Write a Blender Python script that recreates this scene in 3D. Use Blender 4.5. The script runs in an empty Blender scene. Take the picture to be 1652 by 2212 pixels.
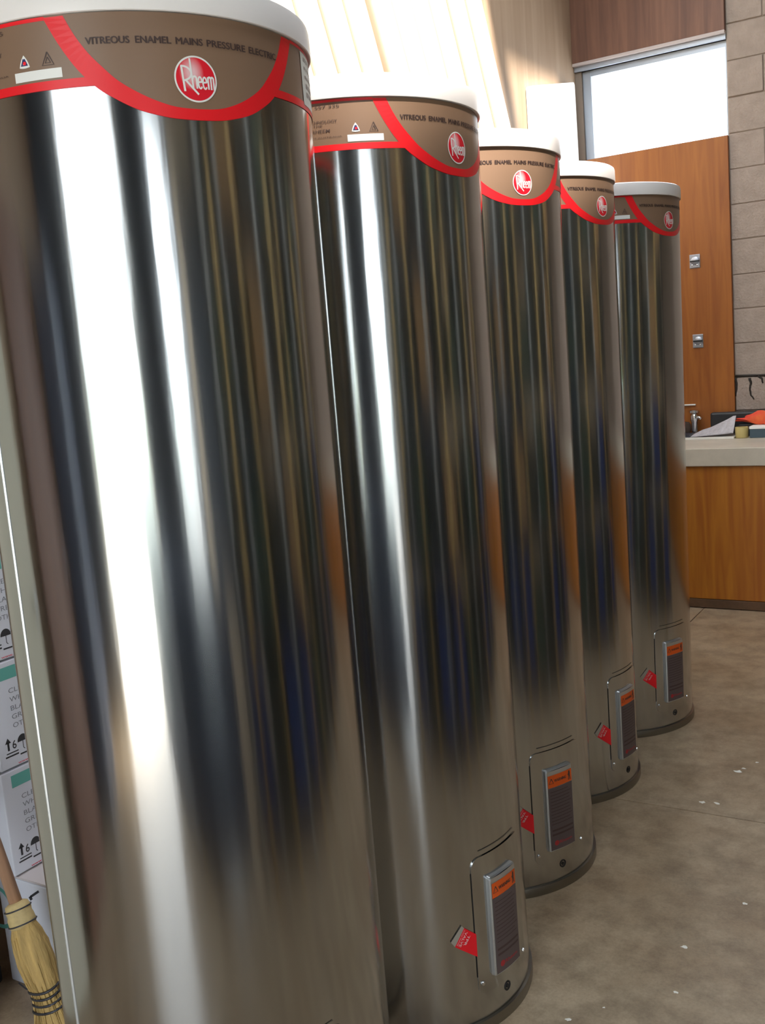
import bpy, bmesh, math, random
from mathutils import Vector, Matrix
random.seed(7)
S = bpy.context.scene
C = S.collection
PI = math.pi
def R(d): return math.radians(d)

# ------------------------------------------------------------------ camera
cam_d = bpy.data.cameras.new('camera')
cam = bpy.data.objects.new('camera', cam_d); C.objects.link(cam)
cam_d.sensor_fit = 'VERTICAL'; cam_d.sensor_height = 36.0
cam_d.lens = 2201.12 / 2212 * 36.0
cam_d.clip_start = 0.02; cam_d.clip_end = 200
ax_r = Vector((0.85171917, 0.51798828, -0.07913658))
ax_u = Vector((-0.01171416, 0.16980876, 0.98540741))
ax_f = Vector((-0.52386757, 0.83836336, -0.15069717))
M = Matrix(((ax_r.x, ax_u.x, -ax_f.x, 0), (ax_r.y, ax_u.y, -ax_f.y, 0), (ax_r.z, ax_u.z, -ax_f.z, 1.5352), (0, 0, 0, 1)))
cam.matrix_world = M
S.camera = cam

# ------------------------------------------------------------------ sky, sun, exposure
S.view_settings.view_transform = 'Standard'
S.view_settings.look = 'None'
S.view_settings.gamma = 1.0
S.view_settings.use_curve_mapping = False
S.view_settings.exposure = 0.3
wd = bpy.data.worlds.new('sky'); S.world = wd; wd.use_nodes = True
bgn = wd.node_tree.nodes['Background']
bgn.inputs['Color'].default_value = (0.86, 0.94, 1.0, 1)
bgn.inputs['Strength'].default_value = 6.0
sun_d = bpy.data.lights.new('sun', 'SUN'); sun_d.energy = 14.0; sun_d.angle = R(4.0); sun_d.color = (1.0, 0.93, 0.82)
sun = bpy.data.objects.new('sun', sun_d); C.objects.link(sun)
sun.rotation_euler = Vector((-0.50, 0.25, -0.83)).to_track_quat('-Z', 'Y').to_euler()

# ------------------------------------------------------------------ materials
MATS = {}
def mat(name, col, rough=0.5, metal=0.0, var=0.0, scale=6.0, bump=0.0, bscale=60.0, col2=None, stretch=(1, 1, 1), emis=0):
    m = bpy.data.materials.new(name); m.use_nodes = True
    nt = m.node_tree; b = nt.nodes['Principled BSDF']
    b.inputs['Base Color'].default_value = (*col, 1); b.inputs['Roughness'].default_value = rough; b.inputs['Metallic'].default_value = metal
    if var > 0 or bump > 0:
        tc = nt.nodes.new('ShaderNodeTexCoord'); mp = nt.nodes.new('ShaderNodeMapping')
        mp.inputs['Scale'].default_value = stretch
        nt.links.new(tc.outputs['Object'], mp.inputs['Vector'])
    if var > 0:
        n = nt.nodes.new('ShaderNodeTexNoise'); n.inputs['Scale'].default_value = scale; n.inputs['Detail'].default_value = 6; n.inputs['Roughness'].default_value = 0.65
        nt.links.new(mp.outputs['Vector'], n.inputs['Vector'])
        r = nt.nodes.new('ShaderNodeValToRGB')
        c2 = col2 if col2 else tuple(c * (1 - var) for c in col)
        r.color_ramp.elements[0].position = 0.3; r.color_ramp.elements[0].color = (*c2, 1)
        r.color_ramp.elements[1].position = 0.7; r.color_ramp.elements[1].color = (*col, 1)
        nt.links.new(n.outputs['Fac'], r.inputs['Fac']); nt.links.new(r.outputs['Color'], b.inputs['Base Color'])
    if bump > 0:
        n2 = nt.nodes.new('ShaderNodeTexNoise'); n2.inputs['Scale'].default_value = bscale; n2.inputs['Detail'].default_value = 5
        nt.links.new(mp.outputs['Vector'], n2.inputs['Vector'])
        bp = nt.nodes.new('ShaderNodeBump'); bp.inputs['Strength'].default_value = bump; bp.inputs['Distance'].default_value = 0.01
        nt.links.new(n2.outputs['Fac'], bp.inputs['Height']); nt.links.new(bp.outputs['Normal'], b.inputs['Normal'])
    MATS[name] = m
    return m

def metal_sheet():
    m = mat('galvanised', (0.52, 0.53, 0.53), 0.16, 1.0)
    nt = m.node_tree; b = nt.nodes['Principled BSDF']
    b.inputs['Anisotropic'].default_value = 0.75
    b.inputs['Anisotropic Rotation'].default_value = 0.25
    t = nt.nodes.new('ShaderNodeTangent'); t.direction_type = 'RADIAL'; t.axis = 'Z'
    nt.links.new(t.outputs['Tangent'], b.inputs['Tangent'])
    tc = nt.nodes.new('ShaderNodeTexCoord'); mp = nt.nodes.new('ShaderNodeMapping'); mp.inputs['Scale'].default_value = (9, 9, 0.7)
    n = nt.nodes.new('ShaderNodeTexNoise'); n.inputs['Scale'].default_value = 3.0; n.inputs['Detail'].default_value = 3
    nt.links.new(tc.outputs['Object'], mp.inputs['Vector']); nt.links.new(mp.outputs['Vector'], n.inputs['Vector'])
    bp = nt.nodes.new('ShaderNodeBump'); bp.inputs['Strength'].default_value = 0.035; bp.inputs['Distance'].default_value = 0.01
    nt.links.new(n.outputs['Fac'], bp.inputs['Height']); nt.links.new(bp.outputs['Normal'], b.inputs['Normal'])
    return m
metal_sheet()

def wood(name, ca, cb, rough=0.45, scale=3.0, stretch=(7, 7, 0.5)):
    m = mat(name, ca, rough)
    nt = m.node_tree; b = nt.nodes['Principled BSDF']
    tc = nt.nodes.new('ShaderNodeTexCoord'); mp = nt.nodes.new('ShaderNodeMapping'); mp.inputs['Scale'].default_value = stretch
    nt.links.new(tc.outputs['Object'], mp.inputs['Vector'])
    n = nt.nodes.new('ShaderNodeTexNoise'); n.inputs['Scale'].default_value = scale; n.inputs['Detail'].default_value = 7; n.inputs['Distortion'].default_value = 0.9
    nt.links.new(mp.outputs['Vector'], n.inputs['Vector'])
    r = nt.nodes.new('ShaderNodeValToRGB')
    r.color_ramp.elements[0].position = 0.32; r.color_ramp.elements[0].color = (*cb, 1)
    r.color_ramp.elements[1].position = 0.68; r.color_ramp.elements[1].color = (*ca, 1)
    nt.links.new(n.outputs['Fac'], r.inputs['Fac']); nt.links.new(r.outputs['Color'], b.inputs['Base Color'])
    return m

def emblem_mat():
    m = mat('emblem_red', (0.80, 0.012, 0.03), 0.35)
    nt = m.node_tree; b = nt.nodes['Principled BSDF']
    uv = nt.nodes.new('ShaderNodeUVMap'); uv.uv_map = 'UVMap'
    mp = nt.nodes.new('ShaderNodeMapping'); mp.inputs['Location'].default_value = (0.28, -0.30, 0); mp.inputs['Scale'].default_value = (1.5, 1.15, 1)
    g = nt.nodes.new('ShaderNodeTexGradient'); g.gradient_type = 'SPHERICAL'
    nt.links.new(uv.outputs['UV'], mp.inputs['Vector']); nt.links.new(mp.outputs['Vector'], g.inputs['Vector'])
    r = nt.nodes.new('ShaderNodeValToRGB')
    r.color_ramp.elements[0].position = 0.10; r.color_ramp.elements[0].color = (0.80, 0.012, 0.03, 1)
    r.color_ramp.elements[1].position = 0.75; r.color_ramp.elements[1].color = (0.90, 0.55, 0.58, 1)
    nt.links.new(g.outputs['Fac'], r.inputs['Fac']); nt.links.new(r.outputs['Color'], b.inputs['Base Color'])
emblem_mat()

def concrete():
    m = mat('concrete_floor', (0.36, 0.30, 0.235), 0.36)
    nt = m.node_tree; b = nt.nodes['Principled BSDF']
    tc = nt.nodes.new('ShaderNodeTexCoord')
    def noise(sc, det, p0, c0, p1, c1):
        n = nt.nodes.new('ShaderNodeTexNoise'); n.inputs['Scale'].default_value = sc; n.inputs['Detail'].default_value = det; n.inputs['Roughness'].default_value = 0.7
        nt.links.new(tc.outputs['Object'], n.inputs['Vector'])
        r = nt.nodes.new('ShaderNodeValToRGB')
        r.color_ramp.elements[0].position = p0; r.color_ramp.elements[0].color = (*c0, 1)
        r.color_ramp.elements[1].position = p1; r.color_ramp.elements[1].color = (*c1, 1)
        nt.links.new(n.outputs['Fac'], r.inputs['Fac']); return n, r
    n1, r1 = noise(1.8, 8, 0.32, (0.285, 0.195, 0.118), 0.66, (0.43, 0.335, 0.230))
    n2, r2 = noise(9, 8, 0.30, (0.52, 0.49, 0.46), 0.58, (1.04, 1.04, 1.04))
    mx = nt.nodes.new('ShaderNodeMix'); mx.data_type = 'RGBA'; mx.blend_type = 'MULTIPLY'; mx.inputs[0].default_value = 0.9
    nt.links.new(r1.outputs['Color'], mx.inputs[6]); nt.links.new(r2.outputs['Color'], mx.inputs[7])
    n3, r3 = noise(140, 3, 0.35, (0.78, 0.78, 0.78), 0.6, (1, 1, 1))
    mx2 = nt.nodes.new('ShaderNodeMix'); mx2.data_type = 'RGBA'; mx2.blend_type = 'MULTIPLY'; mx2.inputs[0].default_value = 0.6
    nt.links.new(mx.outputs[2], mx2.inputs[6]); nt.links.new(r3.outputs['Color'], mx2.inputs[7])
    nt.links.new(mx2.outputs[2], b.inputs['Base Color'])
    bp = nt.nodes.new('ShaderNodeBump'); bp.inputs['Strength'].default_value = 0.12; bp.inputs['Distance'].default_value = 0.006
    nt.links.new(n2.outputs['Fac'], bp.inputs['Height']); nt.links.new(bp.outputs['Normal'], b.inputs['Normal'])
concrete()

def glass():
    m = bpy.data.materials.new('window_glass'); m.use_nodes = True
    nt = m.node_tree; nt.nodes.clear()
    o = nt.nodes.new('ShaderNodeOutputMaterial'); mx = nt.nodes.new('ShaderNodeMixShader'); t = nt.nodes.new('ShaderNodeBsdfTransparent'); g = nt.nodes.new('ShaderNodeBsdfGlossy')
    g.inputs['Roughness'].default_value = 0.02; mx.inputs[0].default_value = 0.06
    nt.links.new(t.outputs[0], mx.inputs[1]); nt.links.new(g.outputs[0], mx.inputs[2]); nt.links.new(mx.outputs[0], o.inputs['Surface'])
    MATS['window_glass'] = m
glass()

mat('white_plastic', (0.92, 0.87, 0.86), 0.35)
mat('label_brown', (0.245, 0.150, 0.098), 0.38)
mat('label_red', (0.88, 0.012, 0.020), 0.38)
mat('print_dark', (0.070, 0.040, 0.035), 0.5)
mat('print_white', (0.86, 0.85, 0.83), 0.45)
mat('print_blue', (0.03, 0.03, 0.13), 0.5)
mat('paper_white', (0.80, 0.78, 0.72), 0.6)
mat('print_grey', (0.34, 0.29, 0.25), 0.6)
mat('base_ring', (0.30, 0.285, 0.25), 0.36, 1.0)
mat('bright_steel', (0.78, 0.80, 0.82), 0.22, 1.0)
mat('housing_zinc', (0.62, 0.64, 0.65), 0.34, 0.85)
mat('ridge_grey', (0.13, 0.12, 0.10), 0.5, 0.4)
mat('orange_sticker', (0.80, 0.115, 0.01), 0.5)
mat('rating_purple', (0.115, 0.085, 0.085), 0.45)
mat('rating_red', (0.42, 0.03, 0.035), 0.5)
mat('rubber_and_shade_black', (0.012, 0.012, 0.013), 0.6)  # rubber parts; also the painted gap shadow at the access cover
mat('tag_red', (0.95, 0.008, 0.02), 0.5)
mat('tag_clear', (0.42, 0.38, 0.32), 0.3)
mat('tag_text', (0.9, 0.62, 0.62), 0.5)
wood('plywood_orange', (0.36, 0.118, 0.018), (0.25, 0.070, 0.010), 0.42)
wood('plywood_dark', (0.20, 0.088, 0.050), (0.12, 0.050, 0.030), 0.5)
wood('plywood_beige', (0.44, 0.31, 0.21), (0.36, 0.24, 0.155), 0.6, 2.0)
wood('bench_ply', (0.43, 0.155, 0.012), (0.31, 0.090, 0.007), 0.42)
mat('kick_dark', (0.13, 0.065, 0.03), 0.7, var=0.4, scale=14)
mat('block', (0.41, 0.325, 0.275), 0.9, var=0.25, scale=9, bump=0.5, bscale=70)
mat('mortar', (0.27, 0.21, 0.17), 0.95)
mat('laminate', (0.60, 0.535, 0.44), 0.4, var=0.22, scale=5)
mat('tar', (0.022, 0.016, 0.012), 0.7)
mat('pvc', (0.88, 0.80, 0.66), 0.4)
mat('white_sheet', (0.88, 0.88, 0.86), 0.6)
mat('alu_frame', (0.42, 0.47, 0.55), 0.4, 0.6)
mat('pale_trim', (0.50, 0.42, 0.40), 0.5)
mat('carton', (0.64, 0.65, 0.72), 0.6)
mat('carton_top', (0.56, 0.50, 0.50), 0.6)
mat('carton_green', (0.12, 0.38, 0.33), 0.6)
mat('carton_grey', (0.20, 0.21, 0.24), 0.6)
mat('carton_black', (0.03, 0.03, 0.035), 0.6)
mat('carton_red', (0.70, 0.05, 0.08), 0.6)
mat('broom_straw', (0.60, 0.40, 0.14), 0.75, var=0.45, scale=9, stretch=(6, 6, 0.6), bump=0.5, bscale=30)
mat('broom_collar', (0.62, 0.47, 0.22), 0.7, var=0.3, scale=30)
mat('broom_wire', (0.05, 0.05, 0.06), 0.45, 0.5)
wood('broom_handle', (0.46, 0.27, 0.17), (0.36, 0.20, 0.12), 0.5, 4.0, (12, 12, 0.8))
mat('ceiling', (0.20, 0.17, 0.15), 0.8)
mat('steel_dark', (0.05, 0.055, 0.06), 0.55, 0.2)
mat('crate_dark', (0.022, 0.028, 0.024), 0.6)
mat('crate_green', (0.030, 0.055, 0.040), 0.6)
mat('crate_blue', (0.012, 0.035, 0.14), 0.55)
mat('cardboard', (0.30, 0.19, 0.09), 0.8)
mat('timber', (0.52, 0.36, 0.14), 0.6)
mat('grey_tube', (0.36, 0.37, 0.36), 0.5)
mat('locker_blue', (0.10, 0.12, 0.17), 0.45)
mat('near_wall', (0.050, 0.065, 0.090), 0.6)
mat('jamb_tan', (0.50, 0.38, 0.24), 0.6)
mat('wall_tan', (0.46, 0.38, 0.28), 0.7)
mat('pale_door', (0.66, 0.62, 0.50), 0.5)
mat('tarp_blue', (0.018, 0.030, 0.060), 0.6)
mat('slate', (0.030, 0.042, 0.058), 0.55)
mat('asphalt', (0.10, 0.10, 0.10), 0.9, var=0.2, scale=3)
mat('apron', (0.55, 0.54, 0.50), 0.9, var=0.15, scale=3)
mat('hedge', (0.10, 0.24, 0.035), 0.8, var=0.5, scale=6, bump=1.0, bscale=9)
mat('newsprint', (0.58, 0.55, 0.58), 0.8, var=0.35, scale=40)
mat('magazine_dark', (0.05, 0.055, 0.075), 0.35, var=0.4, scale=12)
mat('case_black', (0.018, 0.018, 0.02), 0.5)
mat('cloth_red', (0.85, 0.17, 0.04), 0.8, var=0.45, scale=9, col2=(0.68, 0.012, 0.03))
mat('tape_cream', (0.55, 0.44, 0.17), 0.5)
mat('book_blue', (0.05, 0.085, 0.11), 0.5)
mat('plate_metal', (0.42, 0.44, 0.50), 0.38, 0.8)
mat('rag_dark', (0.05, 0.03, 0.02), 0.9)

# ------------------------------------------------------------------ mesh helpers
def me_of(name, v, f, mt, smooth=False, uv=None):
    me = bpy.data.meshes.new(name); me.from_pydata([tuple(a) for a in v], [], f); me.update()
    if mt: me.materials.append(MATS[mt])
    if smooth:
        for p in me.polygons: p.use_smooth = True
    if uv:
        l = me.uv_layers.new(name='UVMap')
        for lp in me.loops: l.data[lp.index].uv = uv[lp.vertex_index]
    return me
def link(name, me, parent=None, loc=(0, 0, 0), rot=(0, 0, 0)):
    o = bpy.data.objects.new(name, me); C.objects.link(o); o.location = loc; o.rotation_euler = rot
    if parent: o.parent = parent
    return o
def tag(o, label, cat, group=None):
    o['label'] = label; o['category'] = cat
    if group: o['group'] = group
    return o
def struct(o, label=None, cat=None):
    o['kind'] = 'structure'
    if label: o['label'] = label
    if cat: o['category'] = cat
    return o
def thing(name, label, cat, loc=(0, 0, 0), rz=0, group=None):
    return tag(link(name, None, None, loc, (0, 0, rz)), label, cat, group)
def bm_mesh(name, bm, mt, smooth=False):
    me = bpy.data.meshes.new(name); bm.normal_update(); bm.to_mesh(me); bm.free()
    if mt: me.materials.append(MATS[mt])
    if smooth:
        for p in me.polygons: p.use_smooth = True
    return me
def box_me(name, lo, hi, mt, bev=0.0, seg=2):
    bm = bmesh.new()
    bmesh.ops.create_cube(bm, size=1.0)
    for v in bm.verts:
        v.co = Vector(((lo[k] + hi[k]) / 2 + v.co[k] * (hi[k] - lo[k])) for k in range(3))
    if bev > 0: bmesh.ops.bevel(bm, geom=bm.edges[:], offset=bev, segments=seg, affect='EDGES', profile=0.5)
    return bm_mesh(name, bm, mt)
def box(name, lo, hi, mt, bev=0.0, parent=None, seg=2):
    """box object with its origin at its base centre (world coords in, or parent-local when parent given)"""
    c = ((lo[0] + hi[0]) / 2, (lo[1] + hi[1]) / 2, lo[2])
    me = box_me(name, [lo[k] - c[k] for k in range(3)], [hi[k] - c[k] for k in range(3)], mt, bev, seg)
    return link(name, me, parent, c)
def lathe_me(name, prof, mt, n=48, smooth=True, cap=True):
    v = []; f = []
    for (r, z) in prof:
        for k in range(n):
            a = 2 * PI * k / n; v.append((r * math.cos(a), r * math.sin(a), z))
    for j in range(len(prof) - 1):
        for k in range(n):
            a = j * n + k; b = j * n + (k + 1) % n
            f.append((a, b, b + n, a + n))
    if cap:
        f.append(tuple(reversed(range(n)))); f.append(tuple(range((len(prof) - 1) * n, len(prof) * n)))
    me = me_of(name, v, f, mt, smooth)
    if smooth:
        try: me.set_sharp_from_angle(angle=R(40))
        except Exception: pass
    return me
def tube_me(name, pts, rad, mt, n=10, smooth=True):
    """tube along a polyline; rad a float or list"""
    pts = [Vector(p) for p in pts]
    rs = rad if isinstance(rad, (list, tuple)) else [rad] * len(pts)
    v = []; f = []; up = Vector((0.13, 0.21, 0.97))
    for i, p in enumerate(pts):
        d = (pts[min(i + 1, len(pts) - 1)] - pts[max(i - 1, 0)]).normalized()
        a = d.cross(up)
        if a.length < 1e-4: a = d.cross(Vector((1, 0, 0)))
        a.normalize(); b = d.cross(a)
        for k in range(n):
            t = 2 * PI * k / n; v.append(p + (a * math.cos(t) + b * math.sin(t)) * rs[i])
    for j in range(len(pts) - 1):
        for k in range(n):
            q = j * n + k; w = j * n + (k + 1) % n
            f.append((q, w, w + n, q + n))
    f.append(tuple(reversed(range(n)))); f.append(tuple(range((len(pts) - 1) * n, len(pts) * n)))
    return me_of(name, v, f, mt, smooth)
def text_geo(s, size=1.0, bold=0.0, sx=1.0):
    """triangulated flat lettering, cap height = size, starting at u=0, baseline v=0"""
    cu = bpy.data.curves.new('txt', 'FONT'); cu.body = s; cu.size = 1.0; cu.fill_mode = 'FRONT'; cu.offset = bold; cu.resolution_u = 3
    o = bpy.data.objects.new('txt', cu); C.objects.link(o)
    dg = bpy.context.evaluated_depsgraph_get(); dg.update()
    me = bpy.data.meshes.new_from_object(o.evaluated_get(dg))
    v = [(a.co.x, a.co.y) for a in me.vertices]; f = [tuple(p.vertices) for p in me.polygons]
    bpy.data.objects.remove(o); bpy.data.curves.remove(cu); bpy.data.meshes.remove(me)
    if not v: return [], []
    x0 = min(a[0] for a in v); k = size / 0.70
    v = [((a[0] - x0) * k * sx, a[1] * k) for a in v]
    return v, f
def fit_text(s, u0, u1, v0, v1, bold=0.0):
    v, f = text_geo(s, 1.0, bold)
    w = max(a[0] for a in v)
    return [(u0 + a[0] / w * (u1 - u0), v0 + a[1] * (v1 - v0)) for a in v], f
def bold_text(s, u0, u1, v0, v1, d):
    v, f = fit_text(s, u0, u1, v0, v1, 0.0)
    return merge(*[([(a + k * d, b + e * d) for a, b in v], f) for k, e in ((-1, 0), (0, 0.6), (0, -0.6), (1, 0))])
def stroke(pts, w):
    """flat ribbon polygons along a 2D polyline"""
    v = []; f = []
    for i, p in enumerate(pts):
        a = pts[max(i - 1, 0)]; b = pts[min(i + 1, len(pts) - 1)]
        d = Vector((b[0] - a[0], b[1] - a[1])).normalized(); n = Vector((-d.y, d.x)) * (w / 2)
        v += [(p[0] + n.x, p[1] + n.y), (p[0] - n.x, p[1] - n.y)]
    for i in range(len(pts) - 1): f.append((2 * i, 2 * i + 1, 2 * i + 3, 2 * i + 2))
    return v, f
def merge(*geos):
    v = []; f = []
    for (a, b) in geos:
        o = len(v); v += list(a); f += [tuple(k + o for k in q) for q in b]
    return v, f
def arc(cx, cy, rx, ry, a0, a1, n=14):
    return [(cx + rx * math.cos(R(a0 + (a1 - a0) * k / n)), cy + ry * math.sin(R(a0 + (a1 - a0) * k / n))) for k in range(n + 1)]
def rect(u0, u1, v0, v1, nu=1):
    v = []; f = []
    for k in range(nu + 1):
        u = u0 + (u1 - u0) * k / nu; v += [(u, v0), (u, v1)]
    for k in range(nu): f.append((2 * k, 2 * k + 2, 2 * k + 3, 2 * k + 1))
    return v, f
RT = 0.300
def wrap(name, geo, off, mt, r=RT, uv=None):
    """print a flat (u,v) figure on a cylinder wall: u metres of arc, v height"""
    v, f = geo
    V = [((r + off) * math.cos(u / r), (r + off) * math.sin(u / r), z) for (u, z) in v]
    F = []
    for q in f:   # keep the winding outward
        a = sum(v[q[i]][0] * v[q[(i + 1) % len(q)]][1] - v[q[(i + 1) % len(q)]][0] * v[q[i]][1] for i in range(len(q)))
        F.append(tuple(q) if a > 0 else tuple(reversed(q)))
    return me_of(name, V, F, mt, uv=uv)
def flat(name, geo, org, eu, ev, off, mt):
    """print a flat figure on a plane through org with unit axes eu, ev"""
    org = Vector(org); eu = Vector(eu); ev = Vector(ev); n = eu.cross(ev)
    v, f = geo
    V = [org + eu * u + ev * w + n * off for (u, w) in v]
    F = []
    for q in f:
        a = sum(v[q[i]][0] * v[q[(i + 1) % len(q)]][1] - v[q[(i + 1) % len(q)]][0] * v[q[i]][1] for i in range(len(q)))
        F.append(tuple(q) if a > 0 else tuple(reversed(q)))
    return me_of(name, V, F, mt)

# ------------------------------------------------------------------ the building
XL, YB, XR, YN, ZC = -2.32, 6.35, 4.6, -2.0, 4.2
# floor: four cast slabs with open control joints
fl = struct(box('floor', (XL - 0.2, YN - 0.2, -0.16), (XR + 0.2, YB + 0.2, -0.012), 'kick_dark'))
JX, JY = -1.452, 3.13
for (x0, x1, y0, y1) in ((XL - 0.2, JX, YN - 0.2, JY), (JX, XR + 0.2, YN - 0.2, JY), (XL - 0.2, JX, JY, YB + 0.2), (JX, XR + 0.2, JY, YB + 0.2)):
    g = 0.0022
    me = box_me('slab', (x0 + g, y0 + g, 0), (x1 - g, y1 - g, 0.012), 'concrete_floor', 0.0012, 1)
    s = link('slab', me, fl, (-fl.location.x, -fl.location.y, -fl.location.z - 0.012))
# paint flecks dropped on the slab
for i, (x, y, r) in enumerate([(-0.852, 3.205, .016), (-0.808, 3.215, .013), (-0.801, 3.488, .018), (-0.788, 3.522, .010), (-0.757, 3.591, .008), (-0.688, 2.372, .010), (-0.595, 2.636, .009), (-0.657, 2.183, .007), (-0.85, 1.984, .009), (-0.79, 2.06, .005), (-0.62, 1.95, .006)]):
    n = 9; v = [(0, 0, 0.0008)]; f = []
    for k in range(n):
        a = 2 * PI * k / n; q = r * random.uniform(0.45, 1.1); v.append((q * math.cos(a), 0.8 * q * math.sin(a), 0.0))
    for k in range(n): f.append((0, 1 + k, 1 + (k + 1) % n))
    link('paint_fleck', me_of('paint_fleck', v, f, 'paper_white'), fl, (x - fl.location.x, y - fl.location.y, 0.0003 - fl.location.z))

struct(box('wall_left', (XL - 0.15, YN - 0.15, 0), (XL, YB + 0.15, ZC), 'plywood_beige'))
struct(box('wall_right', (XR, YN - 0.15, 0), (XR + 0.15, YB + 0.15, ZC), 'wall_tan'))
# near wall with a roller-door opening and a second doorway
D1 = (-1.32, 0.88); D2 = (2.55, 4.35); DH = 2.75
nw = struct(box('wall_near', (D1[1], YN - 0.15, 0), (D2[0], YN, ZC), 'near_wall'))  # dark pier added to stand in for the camera operator's reflection
def wpart(name, lo, hi, mt, par):
    return box(name, tuple(lo[k] - par.location[k] for k in range(3)), tuple(hi[k] - par.location[k] for k in range(3)), mt, 0, par)
wpart('wall_pier', (XL, YN - 0.15, 0), (D1[0], YN, ZC), 'near_wall', nw)
wpart('wall_pier', (D2[1], YN - 0.15, 0), (XR, YN, ZC), 'near_wall', nw)
wpart('lintel', (D1[0], YN - 0.15, DH), (D1[1], YN, ZC), 'plywood_beige', nw)
struct(box('trim_3', (D1[0], YN - 0.02, 0), (D1[0] + 0.10, YN + 0.02, DH), 'jamb_tan', 0.003))
struct(box('trim_4', (D1[1] - 0.10, YN - 0.02, 0), (D1[1], YN + 0.02, DH), 'jamb_tan', 0.003))
wpart('lintel', (D2[0], YN - 0.15, 2.9), (D2[1], YN, ZC), 'plywood_beige', nw)
# ceiling with three openings added to let sun onto the pipes, lids and corner
SKA = (-2.25, -0.95, 2.3, 4.85); SKB = (-0.85, 0.34, 1.04, 2.80); SKC = (-1.62, -0.95, 4.95, 5.72)
ce = struct(box('ceiling', (SKB[1], YN - 0.15, ZC), (XR + 0.15, YB + 0.15, ZC + 0.1), 'ceiling'))
XA = SKA[1]; X0 = XL - 0.15
for (x0, x1, y0, y1) in ((X0, XA, YN - 0.15, SKA[2]), (X0, XA, SKA[3], SKC[2]), (X0, SKC[0], SKC[2], SKC[3]), (X0, XA, SKC[3], YB + 0.15), (X0, SKA[0], SKA[2], SKA[3]), (XA, SKB[0], YN - 0.15, YB + 0.15), (SKB[0], SKB[1], YN - 0.15, SKB[2]), (SKB[0], SKB[1], SKB[3], YB + 0.15)):
    wpart('ceiling_panel', (x0, y0, ZC), (x1, y1, ZC + 0.1), 'ceiling', ce)
wpart('ceiling_panel', (0.235, 2.0, ZC), (SKB[1], SKB[3], ZC + 0.1), 'ceiling', ce)  # panel added to keep the sun off the farther heater labels
# back wall: block work, with the window opening beside the corner
WX0, WX1, WZ0, WZ1 = -2.28, -1.41, 2.635, 3.165
bw = struct(box('wall_back', (WX1, YB + 0.007, 0), (XR + 0.15, YB + 0.16, ZC), 'mortar'))
wpart('wall_backing', (XL - 0.15, YB + 0.012, 0), (WX1, YB + 0.16, WZ0), 'mortar', bw)
wpart('wall_backing', (XL - 0.15, YB + 0.008, WZ1), (WX1, YB + 0.16, ZC), 'mortar', bw)
wpart('wall_backing', (XL - 0.15, YB + 0.012, WZ0), (WX0, YB + 0.16, WZ1), 'mortar', bw)
blk = box_me('block', (-0.197, 0, 0), (0.197, 0.09, 0.194), 'block', 0.003, 1)
half = box_me('block', (-0.097, 0, 0), (0.097, 0.09, 0.194), 'block', 0.003, 1)
for row in range(21):
    z = 0.046 + row * 0.2
    x = WX1 + 0.005; first = row % 2 == 0
    while x < 0.4:
        if first: me, w = half, 0.19; first = False
        else: me, w = blk, 0.39
        if z + 0.19 < ZC:
            b = link('block', me, bw, (x + w / 2 - bw.location.x, YB + random.uniform(-0.003, 0.003) - bw.location.y, z + random.uniform(-0.001, 0.001) - bw.location.z))
        x += w + 0.01
# plywood lining around the window
lin = struct(box('wall_back_lining', (XL, YB - 0.02, 0), (WX1, YB + 0.012, WZ0), 'plywood_orange', 0.002))
lin2 = struct(box('wall_back_lining', (XL, YB - 0.03, WZ1 + 0.045), (WX1, YB + 0.012, ZC), 'plywood_dark', 0.002))
# window
w1 = struct(box('window_1', (WX0, YB + 0.03, WZ0), (WX0 + 0.055, YB + 0.09, WZ1), 'alu_frame', 0.003))
wpart('window_frame', (WX1 - 0.012, YB + 0.03, WZ0), (WX1, YB + 0.09, WZ1), 'alu_frame', w1)
wpart('window_frame', (WX0 + 0.055, YB + 0.03, WZ1 - 0.035), (WX1 - 0.012, YB + 0.09, WZ1), 'alu_frame', w1)
wpart('window_frame', (WX0 + 0.055, YB + 0.03, WZ0), (WX1 - 0.012, YB + 0.09, WZ0 + 0.010), 'alu_frame', w1)
wpart('window_pane', (WX0 + 0.055, YB + 0.057, WZ0 + 0.010), (WX1 - 0.012, YB + 0.061, WZ1 - 0.035), 'window_glass', w1)
struct(box('trim_1', (XL, YB - 0.034, WZ1 + 0.028), (WX1, YB + 0.012, WZ1 + 0.045), 'pale_trim', 0.002))
struct(box('trim_2', (XL, YB - 0.005, WZ1), (WX1, YB + 0.03, WZ1 + 0.028), 'alu_frame', 0.002))
# tar drips on the block work
zz = [((-1.405, 1.252), (-1.24, 1.247), (-1.05, 1.25)), ((-1.404, 1.24), (-1.402, 1.19), (-1.407, 1.13)), ((-1.325, 1.235), (-1.318, 1.2), (-1.327, 1.165), (-1.318, 1.13), (-1.302, 1.106)), ((-1.275, 1.245), (-1.256, 1.228), (-1.25, 1.2)), ((-1.20, 1.24), (-1.19, 1.18), (-1.195, 1.15))]
for i, q in enumerate(zz):
    pts = []
    for a, b in zip(q[:-1], q[1:]):
        for k in range(3): pts.append((a[0] + (b[0] - a[0]) * k / 3 + random.uniform(-.002, .002), YB - 0.002, a[1] + (b[1] - a[1]) * k / 3))
    pts.append((q[-1][0], YB - 0.002, q[-1][1]))
    rs = [0.008 * (1 - 0.6 * k / len(pts)) if i else 0.007 for k in range(len(pts))]
    d = link('tar_drip', tube_me('tar_drip', [(p[0] - bw.location.x, p[1] - bw.location.y, p[2] - bw.location.z) for p in pts], rs, 'tar', 7), bw)
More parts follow.
